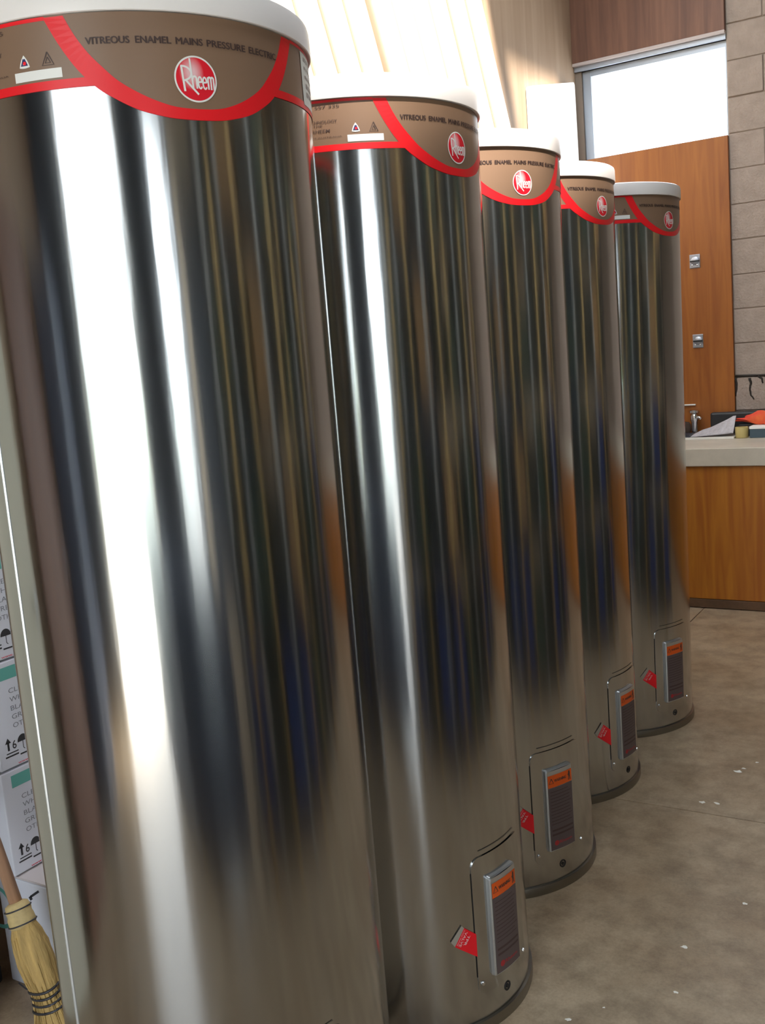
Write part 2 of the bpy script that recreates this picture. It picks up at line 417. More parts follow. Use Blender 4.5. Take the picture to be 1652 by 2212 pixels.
# outside: yard and hedge seen through the openings
gy = struct(box('ground_outside', (1.6, -16, -0.3), (40, YN - 0.16, -0.04), 'asphalt'))
struct(box('ground_apron', (-30, -16, -0.3), (1.6, YN - 0.16, -0.03), 'apron'))
struct(box('ground_lawn', (-30, -60, -0.3), (40, -16, -0.02), 'hedge'))

# ------------------------------------------------------------------ water heaters
def catmull(p, k=4):
    o = []
    for i in range(len(p) - 1):
        a = p[max(i - 1, 0)]; b = p[i]; c = p[i + 1]; d = p[min(i + 2, len(p) - 1)]
        for j in range(k):
            t = j / k
            o.append(tuple(0.5 * (2 * b[m] + (c[m] - a[m]) * t + (2 * a[m] - 5 * b[m] + 4 * c[m] - d[m]) * t * t + (3 * b[m] - a[m] - 3 * c[m] + d[m]) * t ** 3) for m in range(2)))
    o.append(p[-1]); return o
D2M = RT * PI / 180
outer = [(38.9, 2.032), (35.4, 1.995), (31, 1.959), (26.4, 1.934), (21.6, 1.917), (16.8, 1.904), (11.8, 1.896), (6.6, 1.891), (0, 1.8895)]
inner = [(33.4, 2.032), (30.9, 2.005), (27.9, 1.981), (24.7, 1.962), (21, 1.943), (16.3, 1.927), (11.4, 1.915), (6.2, 1.907), (0, 1.905)]
def sym(c):
    h = [(-a, z) for a, z in c]; full = h + [(a, z) for a, z in reversed(c)][1:]
    return [(a * D2M, z) for a, z in catmull(full)]
OUT, INN = sym(outer), sym(inner)
def swoosh():
    v = []; f = []
    for a, b in zip(OUT, INN): v += [a, b]
    for i in range(len(OUT) - 1): f.append((2 * i, 2 * i + 2, 2 * i + 3, 2 * i + 1))
    return v, f
LB0, LB1 = 1.938, 2.0335
def brown():
    mid = [((a[0] + b[0]) / 2, (a[1] + b[1]) / 2) for a, b in zip(OUT, INN)]
    def low(u):
        for a, b in zip(mid[:-1], mid[1:]):
            if a[0] <= u <= b[0]: return min(LB0, a[1] + (b[1] - a[1]) * (u - a[0]) / (b[0] - a[0]))
        return LB0
    v = []; f = []; n = 360
    for k in range(n + 1):
        u = (-180 + k) * D2M; v += [(u, low(u)), (u, LB1)]
    for k in range(n): f.append((2 * k, 2 * k + 2, 2 * k + 3, 2 * k + 1))
    return v, f
def stripe(z0, z1, a0):
    g1 = rect(a0 * D2M, 180 * D2M, z0, z1, 150); g2 = rect(-180 * D2M, -a0 * D2M, z0, z1, 150)
    return merge(g1, g2)
def emblem():
    w = 0.085
    return merge(
        stroke([(-0.66, 0.55), (-0.62, 0.0), (-0.58, -0.56)], w * 1.15),
        stroke([(-0.70, 0.55)] + arc(-0.62, 0.24, 0.40, 0.31, 88, -70, 14) + [(-0.60, -0.09)], w),
        stroke([(-0.50, -0.07), (-0.22, -0.38), (0.06, -0.68)], w * 1.1),
        stroke([(-0.24, 0.90), (-0.20, 0.2), (-0.17, -0.42)], w),
        stroke([(-0.18, 0.0)] + arc(-0.075, 0.02, 0.09, 0.10, 170, 0, 8) + [(0.015, -0.42)], w),
        stroke([(0.10, -0.13), (0.27, -0.11)] + arc(0.18, -0.15, 0.095, 0.26, 10, 320, 18), w * 0.9),
        stroke([(0.33, -0.14), (0.50, -0.12)] + arc(0.41, -0.16, 0.095, 0.26, 10, 320, 18), w * 0.9),
        stroke([(0.575, 0.12), (0.59, -0.43)], w),
        stroke([(0.58, 0.02)] + arc(0.655, 0.03, 0.065, 0.09, 170, 0, 8) + [(0.725, -0.44)], w),
        stroke([(0.725, 0.02)] + arc(0.79, 0.03, 0.065, 0.09, 170, 0, 8) + [(0.86, -0.44)], w))
def disc(r0, r1, n=56):
    v = []; f = []
    for k in range(n):
        a = 2 * PI * k / n; v += [(r0 * math.cos(a), r0 * math.sin(a)), (r1 * math.cos(a), r1 * math.sin(a))]
    for k in range(n): f.append((2 * k, 2 * k + 1, 2 * ((k + 1) % n) + 1, 2 * ((k + 1) % n)))
    return v, f
def disc_full(r, nr=8, n=48):
    v = [(0, 0)]; f = []
    for j in range(1, nr + 1):
        for k in range(n):
            a = 2 * PI * k / n; v.append((r * j / nr * math.cos(a), r * j / nr * math.sin(a)))
    for k in range(n): f.append((0, 1 + k, 1 + (k + 1) % n))
    for j in range(nr - 1):
        for k in range(n):
            a = 1 + j * n + k; b = 1 + j * n + (k + 1) % n
            f.append((a, a + n, b + n, b))
    return v, f
def put(g, cu, cv, s): return [(cu + a * s, cv + b * s) for a, b in g[0]], g[1]
def rtri(cu, cv, s, bul=0.12):
    """rounded triangle, apex up"""
    p = [(0, 1.0), (-0.85, -0.72), (0.85, -0.72)]; o = []
    for i in range(3):
        a, b = p[i], p[(i + 1) % 3]
        n = Vector((b[1] - a[1], -(b[0] - a[0]))).normalized()
        if n.dot(Vector(((a[0] + b[0]) / 2, (a[1] + b[1]) / 2 + 0.15))) < 0: n = -n
        for k in range(8):
            t = k / 8; e = bul * math.sin(t * PI); o.append((a[0] + (b[0] - a[0]) * t + n.x * e, a[1] + (b[1] - a[1]) * t + n.y * e))
    v = [(cu, cv)] + [(cu + x * s, cv + y * s) for x, y in o]
    return v, [(0, 1 + k, 1 + (k + 1) % len(o)) for k in range(len(o))]
def ring_tri(cu, cv, s, w):
    p = [(0, 1.0), (-0.85, -0.72), (0.85, -0.72), (0, 1.0)]
    return stroke([(cu + x * s, cv + y * s) for x, y in p], w)

ME = {}
def build_meshes():
    A = D2M
    ME['body'] = lathe_me('body', [(RT, 0.026), (RT, 0.5), (RT, 1.0), (RT, 1.5), (RT, 2.036)], 'galvanised', 256)
    ME['seam'] = me_of('seam', [((RT + h) * math.cos(u / RT), (RT + h) * math.sin(u / RT), z) for z in (0.03, 1.937) for (u, h) in ((-0.0034, -0.0005), (-0.0014, 0.0022), (0.0014, 0.0022), (0.0034, -0.0005))], [(0, 1, 5, 4), (1, 2, 6, 5), (2, 3, 7, 6), (0, 3, 2, 1), (4, 5, 6, 7)], 'housing_zinc')
    ME['base_ring'] = lathe_me('base_ring', [(0.300, 0.0), (0.3062, 0.0), (0.3070, 0.003), (0.3070, 0.024), (0.3060, 0.0268), (0.300, 0.0275)], 'base_ring', 128, True, True)
    ME['lid'] = lathe_me('lid', [(0.3012, 2.0350), (0.3050, 2.0338), (0.3066, 2.0348), (0.3070, 2.040), (0.3066, 2.070), (0.3050, 2.0765), (0.3005, 2.0795), (0.20, 2.083), (0.0, 2.084)][:-1], 'white_plastic', 128)
    ME['label_band'] = wrap('label_band', brown(), 0.0006, 'label_brown')
    ME['red_swoosh'] = wrap('red_swoosh', swoosh(), 0.0011, 'label_red')
    ME['red_stripe_low'] = wrap('red_stripe', stripe(1.9375, 1.9495, 27.0), 0.0010, 'label_red')
    ME['red_stripe_top'] = wrap('red_stripe', stripe(2.0285, 2.0335, 38.6), 0.0010, 'label_red')
    lc = 1.9458; er = 0.0318
    g = disc_full(1.0); ME['emblem_disc'] = wrap('emblem_disc', put(g, 0, lc, er * 0.97), 0.0012, 'emblem_red', uv=g[0])
    ME['emblem_ring'] = wrap('emblem_ring', put(disc(0.925, 1.0), 0, lc, er), 0.0016, 'print_white')
    ME['emblem_lettering'] = wrap('emblem_lettering', put(emblem(), 0, lc, er * 0.97), 0.0018, 'print_white')
    words = (('VITREOUS', -28.2, -16.9), ('ENAMEL', -15.3, -6.0), ('MAINS', -4.6, 2.9), ('PRESSURE', 4.2, 16.6), ('ELECTRIC', 18.0, 29.2))
    ME['slogan_lettering'] = wrap('slogan_lettering', merge(*[bold_text(w, a * A, b * A, 1.9920, 2.0012, 0.00050) for w, a, b in words]), 0.0016, 'print_dark')
    side = [fit_text('RC 0 557 335', -67 * A, -51.2 * A, 2.0180, 2.0238, 0.004), fit_text('TECHNOLOGY', -64 * A, -52.4 * A, 1.9905, 1.9960, 0.004), fit_text('BY THE', -64 * A, -58 * A, 1.9845, 1.9880, 0.0), fit_text('RHEEM', -62 * A, -55.3 * A, 1.9735, 1.9790, 0.006), fit_text('RHEEM AUSTRALIA', -66 * A, -51.0 * A, 1.9630, 1.9652, 0.0)]
    for j, g in enumerate(side): ME['side%d' % j] = wrap('side_lettering', g, 0.0016, 'print_dark')
    ME['white_bar'] = wrap('white_bar', rect(-49.0 * A, -35.3 * A, 1.9525, 1.9655, 14), 0.0012, 'print_white')
    ME['approval_mark'] = wrap('approval_mark', rtri(-45.7 * A, 1.9782, 0.0095), 0.0012, 'print_white')
    ME['approval_mark_core'] = wrap('approval_core', ring_tri(-45.7 * A, 1.9775, 0.0048, 0.0035), 0.0016, 'print_blue')
    ME['approval_mark_dot'] = wrap('approval_dot', put(disc_full(1.0, 2, 16), -45.55 * A, 1.9766, 0.0024), 0.0020, 'label_red')
    ME['recycle_mark'] = wrap('recycle_mark', merge(ring_tri(-38.9 * A, 1.9775, 0.0100, 0.0016), ring_tri(-38.9 * A, 1.9765, 0.0045, 0.0016)), 0.0014, 'print_dark')
    ME['white_sticker'] = wrap('white_sticker', rect(46.4 * A, 70 * A, 1.9450, 2.0270, 24), 0.0014, 'paper_white')
    rows = []
    for j, (a, b, h) in enumerate(((49.0, 63, 0.006), (49.0, 66, 0.005), (49.5, 62, 0.005), (50.0, 66, 0.0075), (50.0, 60, 0.008))):
        z = 2.018 - j * 0.0135
        k = a
        while k < b:
            e = k + random.uniform(1.2, 3.2); rows.append(rect(k * A, min(e, b) * A, z - h / 2, z + h / 2, 3)); k = e + 0.9
    ME['sticker_print'] = wrap('sticker_print', merge(*rows), 0.0018, 'print_grey')
    # --- access cover (angles from the drain plug)
    def rr_outline(a0, a1, z0, z1, rad, n=6):
        o = []
        u0, u1 = a0 * A, a1 * A
        for (cx, cy, s) in ((u1 - rad, z0 + rad, -90), (u1 - rad, z1 - rad, 0), (u0 + rad, z1 - rad, 90), (u0 + rad, z0 + rad, 180)):
            for k in range(n + 1): o.append((cx + rad * math.cos(R(s + 90 * k / n)), cy + rad * math.sin(R(s + 90 * k / n))))
        return o
    def pressed(name, loops, mt):
        """stack of rounded-rectangle loops (a0,a1,z0,z1,rad,height) closed by a column-filled top"""
        v = []; f = []; n = None
        def P(u, z, h): return ((RT + h) * math.cos(u / RT), (RT + h) * math.sin(u / RT), z)
        for (a0, a1, z0, z1, rad, h) in loops:
            o = rr_outline(a0, a1, z0, z1, rad); n = len(o); v += [P(u, z, h) for u, z in o]
        for j in range(len(loops) - 1):
            for k in range(n):
                a = j * n + k; b = j * n + (k + 1) % n
                f.append((a, b, b + n, a + n))
        a0, a1, z0, z1, rad, h = loops[-1]; o = rr_outline(a0, a1, z0, z1, rad)
        base = (len(loops) - 1) * n
        # top: horizontal strips linking matching right/left outline points
        q = n // 2
        right = list(range(0, q)); left = list(range(n - 1, q - 1, -1))
        cols = 8; grid = []
        for i in range(q):
            row = [base + left[i]]
            for c in range(1, cols):
                t = c / cols; ul, zl = o[left[i]]; ur, zr = o[right[i]]
                v.append(P(ul + (ur - ul) * t, zl + (zr - zl) * t, h)); row.append(len(v) - 1)
            row.append(base + right[i]); grid.append(row)
        for i in range(q - 1):
            for c in range(cols): f.append((grid[i][c], grid[i][c + 1], grid[i + 1][c + 1], grid[i + 1][c]))
        me = me_of(name, v, f, mt, True)
        try: me.set_sharp_from_angle(angle=R(30))
        except Exception: pass
        return me
    ME['access_cover'] = pressed('access_cover', [(-17.6, 17.8, 0.088, 0.418, 0.022, -0.001), (-17.6, 17.8, 0.088, 0.418, 0.022, 0.0022), (-17.4, 17.6, 0.0888, 0.4172, 0.0215, 0.0028)], 'galvanised')
    ME['cover_slot_shade'] = wrap('cover_slot_shade', rect(-17.95 * A, -17.62 * A, 0.135, 0.385, 1), 0.0008, 'rubber_and_shade_black')  # dark strip painting the gap shadow along the cover's left edge
    ME['ridge'] = wrap('ridge', rect(-13 * A, 13 * A, 0.4302, 0.4320, 24), 0.0012, 'ridge_grey')
    ME['housing'] = pressed('element_housing', [(-10.2, 8.0, 0.122, 0.366, 0.006, 0.002), (-9.9, 7.9, 0.1235, 0.3645, 0.006, 0.0115), (-9.3, 7.5, 0.126, 0.361, 0.005, 0.0140)], 'housing_zinc')
    r2 = RT + 0.0142; k2 = r2 / RT
    def wrap2(name, g, off, mt): return wrap(name, ([(u * k2, z) for u, z in g[0]], g[1]), off, mt, r2)
    ME['warning_sticker'] = wrap2('warning_sticker', rect(-9.0 * A, 7.3 * A, 0.3125, 0.3485, 12), 0.0004, 'orange_sticker')
    wt = [bold_text('WARNING', -5.0 * A, 3.0 * A, 0.3270, 0.3355, 0.0004), ring_tri(-6.9 * A, 0.3305, 0.0085, 0.0024), put(disc_full(1.0, 1, 10), 5.4 * A, 0.3420, 0.0030), stroke([(5.4 * A, 0.340), (5.4 * A, 0.328)], 0.0065), stroke([(5.1 * A, 0.330), (4.8 * A, 0.318)], 0.0030), stroke([(5.7 * A, 0.330), (6.1 * A, 0.318)], 0.0030), stroke([(4.3 * A, 0.333), (5.3 * A, 0.338)], 0.0024)]
    ME['warning_print'] = wrap2('warning_print', merge(*wt), 0.0008, 'print_dark')
    ME['rating_label'] = wrap2('rating_label', rect(-9.0 * A, 7.3 * A, 0.128, 0.3115, 12), 0.0004, 'rating_purple')
    fp = []
    for j in range(11):
        z = 0.298 - j * 0.0095; fp.append(rect(-7.9 * A, random.uniform(3.6, 6.4) * A, z, z + 0.0022, 8))
    fp += [rect(-7.9 * A, 6.4 * A, 0.183, 0.1885, 8), rect(-7.9 * A, 6.4 * A, 0.170, 0.1755, 8)]
    ME['rating_print'] = wrap2('rating_print', merge(*fp), 0.0008, 'print_dark')
    ME['rating_logo'] = wrap2('rating_logo', merge(put(disc_full(1.0, 2, 18), -5.4 * A, 0.1475, 0.0075), fit_text('Rheem', -3.6 * A, 5.0 * A, 0.1435, 0.1525, 0.01)), 0.0009, 'rating_red')
    ME['screw'] = lathe_me('screw', [(0.0052, -0.001), (0.0052, 0.0015), (0.0042, 0.0035), (0.0015, 0.0045)], 'bright_steel', 12)
    ME['drain_plug'] = lathe_me('drain_plug', [(0.0115, -0.004), (0.0115, 0.0012), (0.0095, 0.0020), (0.0080, 0.0008), (0.0055, -0.001), (0.0050, 0.001)], 'rubber_and_shade_black', 20)
    # --- valve tag: quad in (angle, z), text runs down its free end
    tq = [(-27.9, 0.229), (-17.35, 0.186), (-17.3, 0.241), (-23.0, 0.2665)]
    def quad(q, n=6):
        v = []; f = []
        for i in range(n + 1):
            for j in range(n + 1):
                s, t = i / n, j / n
                u = (1 - t) * ((1 - s) * q[0][0] + s * q[1][0]) + t * ((1 - s) * q[3][0] + s * q[2][0])
                z = (1 - t) * ((1 - s) * q[0][1] + s * q[1][1]) + t * ((1 - s) * q[3][1] + s * q[2][1])
                v.append((u * A, z))
        for i in range(n):
            for j in range(n): f.append((i * (n + 1) + j, (i + 1) * (n + 1) + j, (i + 1) * (n + 1) + j + 1, i * (n + 1) + j + 1))
        return v, f
    ME['valve_tag'] = wrap('valve_tag', quad(tq), 0.0030, 'tag_red')
    ME['tag_tip'] = wrap('tag_tip', quad([(-29.6, 0.2425), (-27.9, 0.229), (-23.0, 0.2665), (-24.2, 0.2745)]), 0.0029, 'tag_clear')
    o = Vector((-23.0 * A, 0.2665)); e = Vector((-27.9 * A, 0.229)) - o; L = e.length; e.normalize(); up = Vector((-e.y, e.x))
    def tl(s, a, b, d0, d1, bo):
        v, f = fit_text(s, a, b, d0, d1, bo)
        return [tuple(o + e * x + up * y) for x, y in v], f
    ME['tag_lettering'] = wrap('tag_lettering', merge(tl('VALVE', 0.006, L - 0.004, 0.0075, 0.0140, 0.012), tl('TPR', 0.011, L - 0.010, 0.0180, 0.0245, 0.012), tl('COLD WATER', 0.004, L - 0.004, 0.002, 0.005, 0.0)), 0.0036, 'tag_text')
build_meshes()

def heater(loc, la, pa, label, tilt=0.0, seam=-77.4, tagd=0.0):
    t = thing('water_heater', label, 'water heater', loc, 0, 'water heaters standing in a row')
    if tilt:   # leans a little on the uneven slab
        axis = Vector((-0.53, 0.848, 0)); t.rotation_mode = 'QUATERNION'
        from mathutils import Quaternion
        t.rotation_quaternion = Quaternion(axis, R(tilt))
    link('body', ME['body'], t)
    link('seam', ME['seam'], t, rot=(0, 0, R(la + seam)))
    link('base_ring', ME['base_ring'], t)
    lid = link('lid', ME['lid'], t); lid['label'] = 'white plastic lid'
    lb = link('label_band', ME['label_band'], t, rot=(0, 0, R(la))); lb['label'] = 'brown printed band with red swoosh'
    for nm, k in (('red_swoosh', 'red_swoosh'), ('red_stripe', 'red_stripe_low'), ('red_stripe', 'red_stripe_top'), ('emblem_disc', 'emblem_disc'), ('emblem_ring', 'emblem_ring'), ('emblem_lettering', 'emblem_lettering'), ('slogan_lettering', 'slogan_lettering'), *[('side_lettering', 'side%d' % j) for j in range(5)], ('white_bar', 'white_bar'), ('approval_mark', 'approval_mark'), ('approval_core', 'approval_mark_core'), ('approval_dot', 'approval_mark_dot'), ('recycle_mark', 'recycle_mark'), ('white_sticker', 'white_sticker'), ('sticker_print', 'sticker_print')):
        link(nm, ME[k], lb)
    ac = link('access_cover', ME['access_cover'], t, rot=(0, 0, R(pa)))
    for nm, k in (('cover_slot_shade', 'cover_slot_shade'), ('cover_ridge', 'ridge'), ('element_housing', 'housing'), ('warning_sticker', 'warning_sticker'), ('warning_print', 'warning_print'), ('rating_label', 'rating_label'), ('rating_print', 'rating_print'), ('rating_logo', 'rating_logo')):
        link(nm, ME[k], ac)
    for (a, z) in ((-15.6, 0.117), (17.0 - 0.8, 0.113)):
        rr = RT + 0.0026
        s = link('screw', ME['screw'], ac, (rr * math.cos(R(a)), rr * math.sin(R(a)), z), (0, PI / 2, R(a)))
    link('drain_plug', ME['drain_plug'], t, (RT * math.cos(R(pa)), RT * math.sin(R(pa)), 0.070), (0, PI / 2, R(pa)))
    vt = link('valve_tag', ME['valve_tag'], t, rot=(0, 0, R(pa))); vt['label'] = 'red paper valve tag'
    link('tag_tip', ME['tag_tip'], vt); link('tag_lettering', ME['tag_lettering'], vt)
    return t
heater((-1.2614, 1.3283, 0), -28.1, -26.0, 'largest, nearest galvanised water heater, its label fully facing, beside the straw broom')
heater((-1.2769, 2.0018, 0), -6.6, -9.8, 'second galvanised water heater from the front, right behind the nearest one')
heater((-1.3459, 2.6555, 0), -25.7, -24.3, 'middle galvanised water heater of the row of five')
heater((-1.4001, 3.2710, 0), -10.6, -9.4, 'fourth galvanised water heater, between the middle and the farthest one')
heater((-1.3823, 3.9298, 0), -14.1, -23.6, 'farthest galvanised water heater, smallest in view, beside the wooden bench', tilt=0.45)

# ------------------------------------------------------------------ workbench against the back wall
bench = thing('workbench', 'orange plywood workbench front below the pale worktop', 'workbench', (0.4, 5.98, 0))
def lbox(name, lo, hi, mt, par, bev=0.0):
    l = par.location
    return box(name, tuple(lo[k] - l[k] for k in range(3)), tuple(hi[k] - l[k] for k in range(3)), mt, bev, par)
lbox('front_panel', (-1.75, 5.635, 0.055), (2.6, 5.655, 0.80), 'bench_ply', bench, 0.002)
lbox('kick_strip', (-1.75, 5.632, 0.004), (2.6, 5.655, 0.052), 'kick_dark', bench, 0.002)
lbox('side_panel', (-1.75, 5.655, 0.004), (-1.73, 6.33, 0.80), 'bench_ply', bench)
lbox('side_panel', (2.58, 5.655, 0.004), (2.6, 6.33, 0.80), 'bench_ply', bench)
wt = thing('worktop', 'cream laminate worktop with deep front edge on the bench', 'worktop', (0.4, 5.98, 0.80))
lbox('top_board', (-1.78, 5.645, 0.865), (2.63, 6.329, 0.90), 'laminate', wt, 0.002)
lbox('front_edge', (-1.78, 5.62, 0.802), (2.63, 5.645, 0.9005), 'laminate', wt, 0.004)
lbox('top_core', (-1.76, 5.66, 0.802), (2.61, 6.32, 0.865), 'kick_dark', wt)
ZT = 0.9008
# papers on the bench
def sheet_stack(name, x0, x1, y0, y1, z0, prof, mt, th=0.006, skew=0.0, parent=None, front=1.0):
    """thick sheet: prof is list of (t, height) along x"""
    v = []; f = []; n = len(prof)
    for s in (0, 1):
        for (t, h) in prof:
            x = x0 + (x1 - x0) * t
            for (yy, k) in ((y0, 0), (y1, 1)):
                v.append((x + skew * k, yy, z0 + h * (front if k == 0 else 1.0) + (th if s else 0)))
    m = 2 * n
    for i in range(n - 1):
        a = 2 * i
        f.append((a, a + 1, a + 3, a + 2)); f.append((m + a, m + a + 2, m + a + 3, m + a + 1))
        f.append((a, a + 2, m + a + 2, m + a)); f.append((a + 1, m + a + 1, m + a + 3, a + 3))
    f.append((0, m, m + 1, 1)); f.append((2 * n - 2, 2 * n - 1, m + 2 * n - 1, m + 2 * n - 2))
    return me_of(name, v, f, mt)
def tsheet(name, label, cat, *a, **k):
    me = sheet_stack(name, *a, **k)
    c = Vector((sum(v.co.x for v in me.vertices) / len(me.vertices), sum(v.co.y for v in me.vertices) / len(me.vertices), min(v.co.z for v in me.vertices)))
    me.transform(Matrix.Translation(-c))
    return tag(link(name, me, None, c), label, cat)
tsheet('paper_pile', 'flat pile of white papers on the worktop, under the newspaper', 'paper', -1.80, -1.37, 6.10, 6.27, ZT, [(0, 0), (0.5, 0), (1, 0)], 'paper_white', th=0.012)
tsheet('magazine', 'dark glossy magazine lying on the white papers at the bench', 'magazine', -1.78, -1.625, 6.105, 6.25, ZT + 0.0125, [(0, 0), (0.5, 0.002), (1, 0)], 'magazine_dark', th=0.014)
tsheet('newspaper', 'crumpled grey newspaper with one corner curling up on the worktop', 'newspaper', -1.62, -1.375, 6.11, 6.24, ZT + 0.0125, [(0, 0.004), (0.2, 0.026), (0.4, 0.040), (0.6, 0.062), (0.8, 0.084), (0.93, 0.102), (1, 0.104)], 'newsprint', th=0.006, skew=-0.01, front=0.18)
tag(box('equipment_case', (-1.545, 6.275, ZT), (-1.05, 6.326, 1.042), 'case_black', 0.012), 'black flat case standing on edge against the block wall', 'case')
# roll of tape on its side
tr = lathe_me('tape_roll', [(0.024, -0.031), (0.036, -0.031), (0.037, -0.029), (0.037, 0.029), (0.036, 0.031), (0.024, 0.031), (0.024, -0.031)], 'tape_cream', 32, True, False)
tag(link('tape_roll', tr, None, (-1.335, 6.15, ZT + 0.0315)), 'cream roll of tape between the newspaper and the blue book', 'tape')
bk = thing('book', 'dark blue book with white pages at the edge of the worktop', 'book', (-1.235, 6.17, ZT))
lbox('cover', (-1.285, 6.12, ZT), (-1.185, 6.22, ZT + 0.05), 'book_blue', bk, 0.002)
lbox('pages', (-1.287, 6.117, ZT + 0.0505), (-1.183, 6.223, ZT + 0.066), 'print_white', bk, 0.002)
# red cloth
bm = bmesh.new(); bmesh.ops.create_icosphere(bm, subdivisions=4, radius=1)
for v in bm.verts:
    p = v.co.copy(); n = 1 + 0.16 * math.sin(5 * p.x + 2 * p.y) * math.cos(4 * p.y + 3 * p.z) + 0.10 * math.sin(9 * p.x + 7 * p.z)
    v.co = Vector((p.x * 0.11 * n, p.y * 0.035, max(p.z, -0.55) * 0.036 * n * (1.0 + 0.5 * math.sin(3.0 * p.x + 0.6))))
cl = link('cloth', bm_mesh('cloth', bm, 'cloth_red', True), None, (-1.265, 6.24, ZT + 0.096))
tag(cl, 'crumpled red and orange cloth heaped behind the tape roll', 'cloth')
tag(box('tin', (-1.37, 6.228, ZT), (-1.10, 6.262, ZT + 0.070), 'case_black', 0.003), 'low dark tin box under the red cloth', 'box')
# chrome fitting
tp = thing('tap_fitting', 'small chrome tap fitting standing at the back of the worktop', 'tap', (-1.640, 6.285, ZT))
link('tap_body', lathe_me('tap_body', [(0.020, 0), (0.020, 0.09), (0.024, 0.10), (0.024, 0.125), (0.016, 0.14)], 'bright_steel', 20), tp)
link('tap_handle', lathe_me('tap_handle', [(0.010, 0.14), (0.030, 0.145), (0.030, 0.158), (0.012, 0.162)], 'bright_steel', 20), tp)
link('spout', tube_me('spout', [(0, 0, 0.105), (0.03, -0.012, 0.118), (0.045, -0.018, 0.108)], 0.009, 'bright_steel'), tp)
bm = bmesh.new(); bmesh.ops.create_icosphere(bm, subdivisions=3, radius=1)
for v in bm.verts:
    p = v.co.copy(); k = 1 + 0.15 * math.sin(6 * p.x + 3 * p.z) + 0.1 * math.cos(7 * p.y)
    v.co = Vector((p.x * 0.05 * k, p.y * 0.028, (max(p.z, -0.6) + 0.6) * 0.062 * k))
tag(link('rag', bm_mesh('rag', bm, 'rag_dark', True), None, (-1.715, 6.285, ZT)), 'dark brown rag bundled beside the chrome tap fitting', 'rag')
tag(box('pale_strip', (-1.73, 6.318, 1.088), (-1.64, 6.329, 1.096), 'paper_white', 0.002), 'short pale strip fixed on the wooden wall above the tap', 'strip')
# metal latch plates on the plywood
for (x, z, lb) in ((-1.619, 1.906, 'upper small metal latch plate screwed to the plywood wall'), (-1.615, 1.434, 'lower small metal latch plate screwed to the plywood wall')):
    t = thing('latch_plate', lb, 'latch', (x, YB - 0.0205, z), 0, 'latch plates on the plywood')
    link('plate', box_me('plate', (-0.031, -0.004, 0), (0.031, 0, 0.080), 'plate_metal', 0.0015), t)
    link('hood', lathe_me('hood', [(0.026, 0), (0.024, 0.006), (0.016, 0.010)], 'plate_metal', 20), t, (0.003, -0.004, 0.042), (PI / 2, 0, 0))
    link('slot', box_me('slot', (-0.026, -0.016, 0.036), (0.028, -0.004, 0.045), 'rubber_and_shade_black', 0.001), t)
    link('flap', box_me('flap', (-0.027, -0.008, 0.004), (0.029, -0.004, 0.036), 'plate_metal', 0.001), t)
    for dx in (-0.014, 0.015): link('screw', ME['screw'], t, (dx, -0.008, 0.018), (PI / 2, 0, 0))

# ------------------------------------------------------------------ pipes leaning on the left wall
def pipe(y29, x0, r, label, mt='pvc', slope=0.30, L=3.75, x1=None):
    """leaning pipe: y29 = y at height 2.9; bottom stands on the floor"""
    dz = 3.7; xt = XL + r + 0.006 if x1 is None else x1
    b = Vector((x0, y29 + slope * 2.9, 0)); tdir = Vector((xt - x0, -slope * dz, dz))
    tl = tdir.length; d = tdir / tl
    n = 28; v = []; f = []
    a = d.cross(Vector((0, 1, 0))).normalized(); c = d.cross(a)
    b = b + Vector((0, 0, r * 0.45))
    for (rad, s) in ((r, 0.0), (r, L), (r * 0.93, L), (r * 0.93, 0.0)):
        for k in range(n):
            q = 2 * PI * k / n; v.append(d * s + (a * math.cos(q) + c * math.sin(q)) * rad)
    for j in range(3):
        for k in range(n):
            p = j * n + k; w = j * n + (k + 1) % n; f.append((p, w, w + n, p + n))
    for k in range(n):
        p = 3 * n + k; w = 3 * n + (k + 1) % n; f.append((p, w, (k + 1) % n, k))
    me = me_of('plastic_pipe', v, f, mt, True)
    try: me.set_sharp_from_angle(angle=R(40))
    except Exception: pass
    return tag(link('plastic_pipe', me, None, b), label, 'pipe', 'cream pipes leaning on the wall')
ord_ = ['leftmost visible cream plastic pipe leaning behind the nearest heater lid', 'second cream plastic pipe from the left leaning on the wall', 'third cream plastic pipe from the left leaning on the wall', 'fourth cream plastic pipe from the left leaning on the wall', 'fifth cream plastic pipe from the left, left of the dark gap', 'sixth pale plastic pipe, just right of the dark gap', 'seventh pale plastic pipe from the left, brightly lit', 'eighth pale plastic pipe from the left, brightly lit', 'ninth pale plastic pipe from the left, brightly lit', 'tenth pale plastic pipe, second from the right end of the bundle', 'rightmost pale plastic pipe of the bundle leaning on the wall']
ys = [2.86, 3.03, 3.205, 3.39, 3.575, 3.80, 3.98, 4.16, 4.35, 4.56, 4.77]
for y, lb in zip(ys, ord_): pipe(y, -2.00, 0.056, lb)
# white insulation board standing in the corner
bm = bmesh.new()
o = []
for (cx, cz, s) in ((6.30, 0.02, -90), (6.24, 3.06, 0), (5.56, 2.93, 90), (5.56, 0.02, 180)):
    for k in range(5):
        rr = 0.02; o.append((cx - 0.02 + rr * math.cos(R(s + 90 * k / 4)) if s in (-90, 0) else cx + 0.02 + rr * math.cos(R(s + 90 * k / 4)), cz + rr * math.sin(R(s + 90 * k / 4))))
vs = [bm.verts.new((0, y - 5.9, z)) for y, z in o]
fc = bm.faces.new(vs); ex = bmesh.ops.extrude_face_region(bm, geom=[fc])
for g in ex['geom']:
    if isinstance(g, bmesh.types.BMVert): g.co.x += 0.035
bmesh.ops.recalc_face_normals(bm, faces=bm.faces[:])
tag(link('foam_board', bm_mesh('foam_board', bm, 'white_sheet'), None, (XL + 0.004, 5.9, 0)), 'tall white foam board standing in the corner beside the window', 'board')

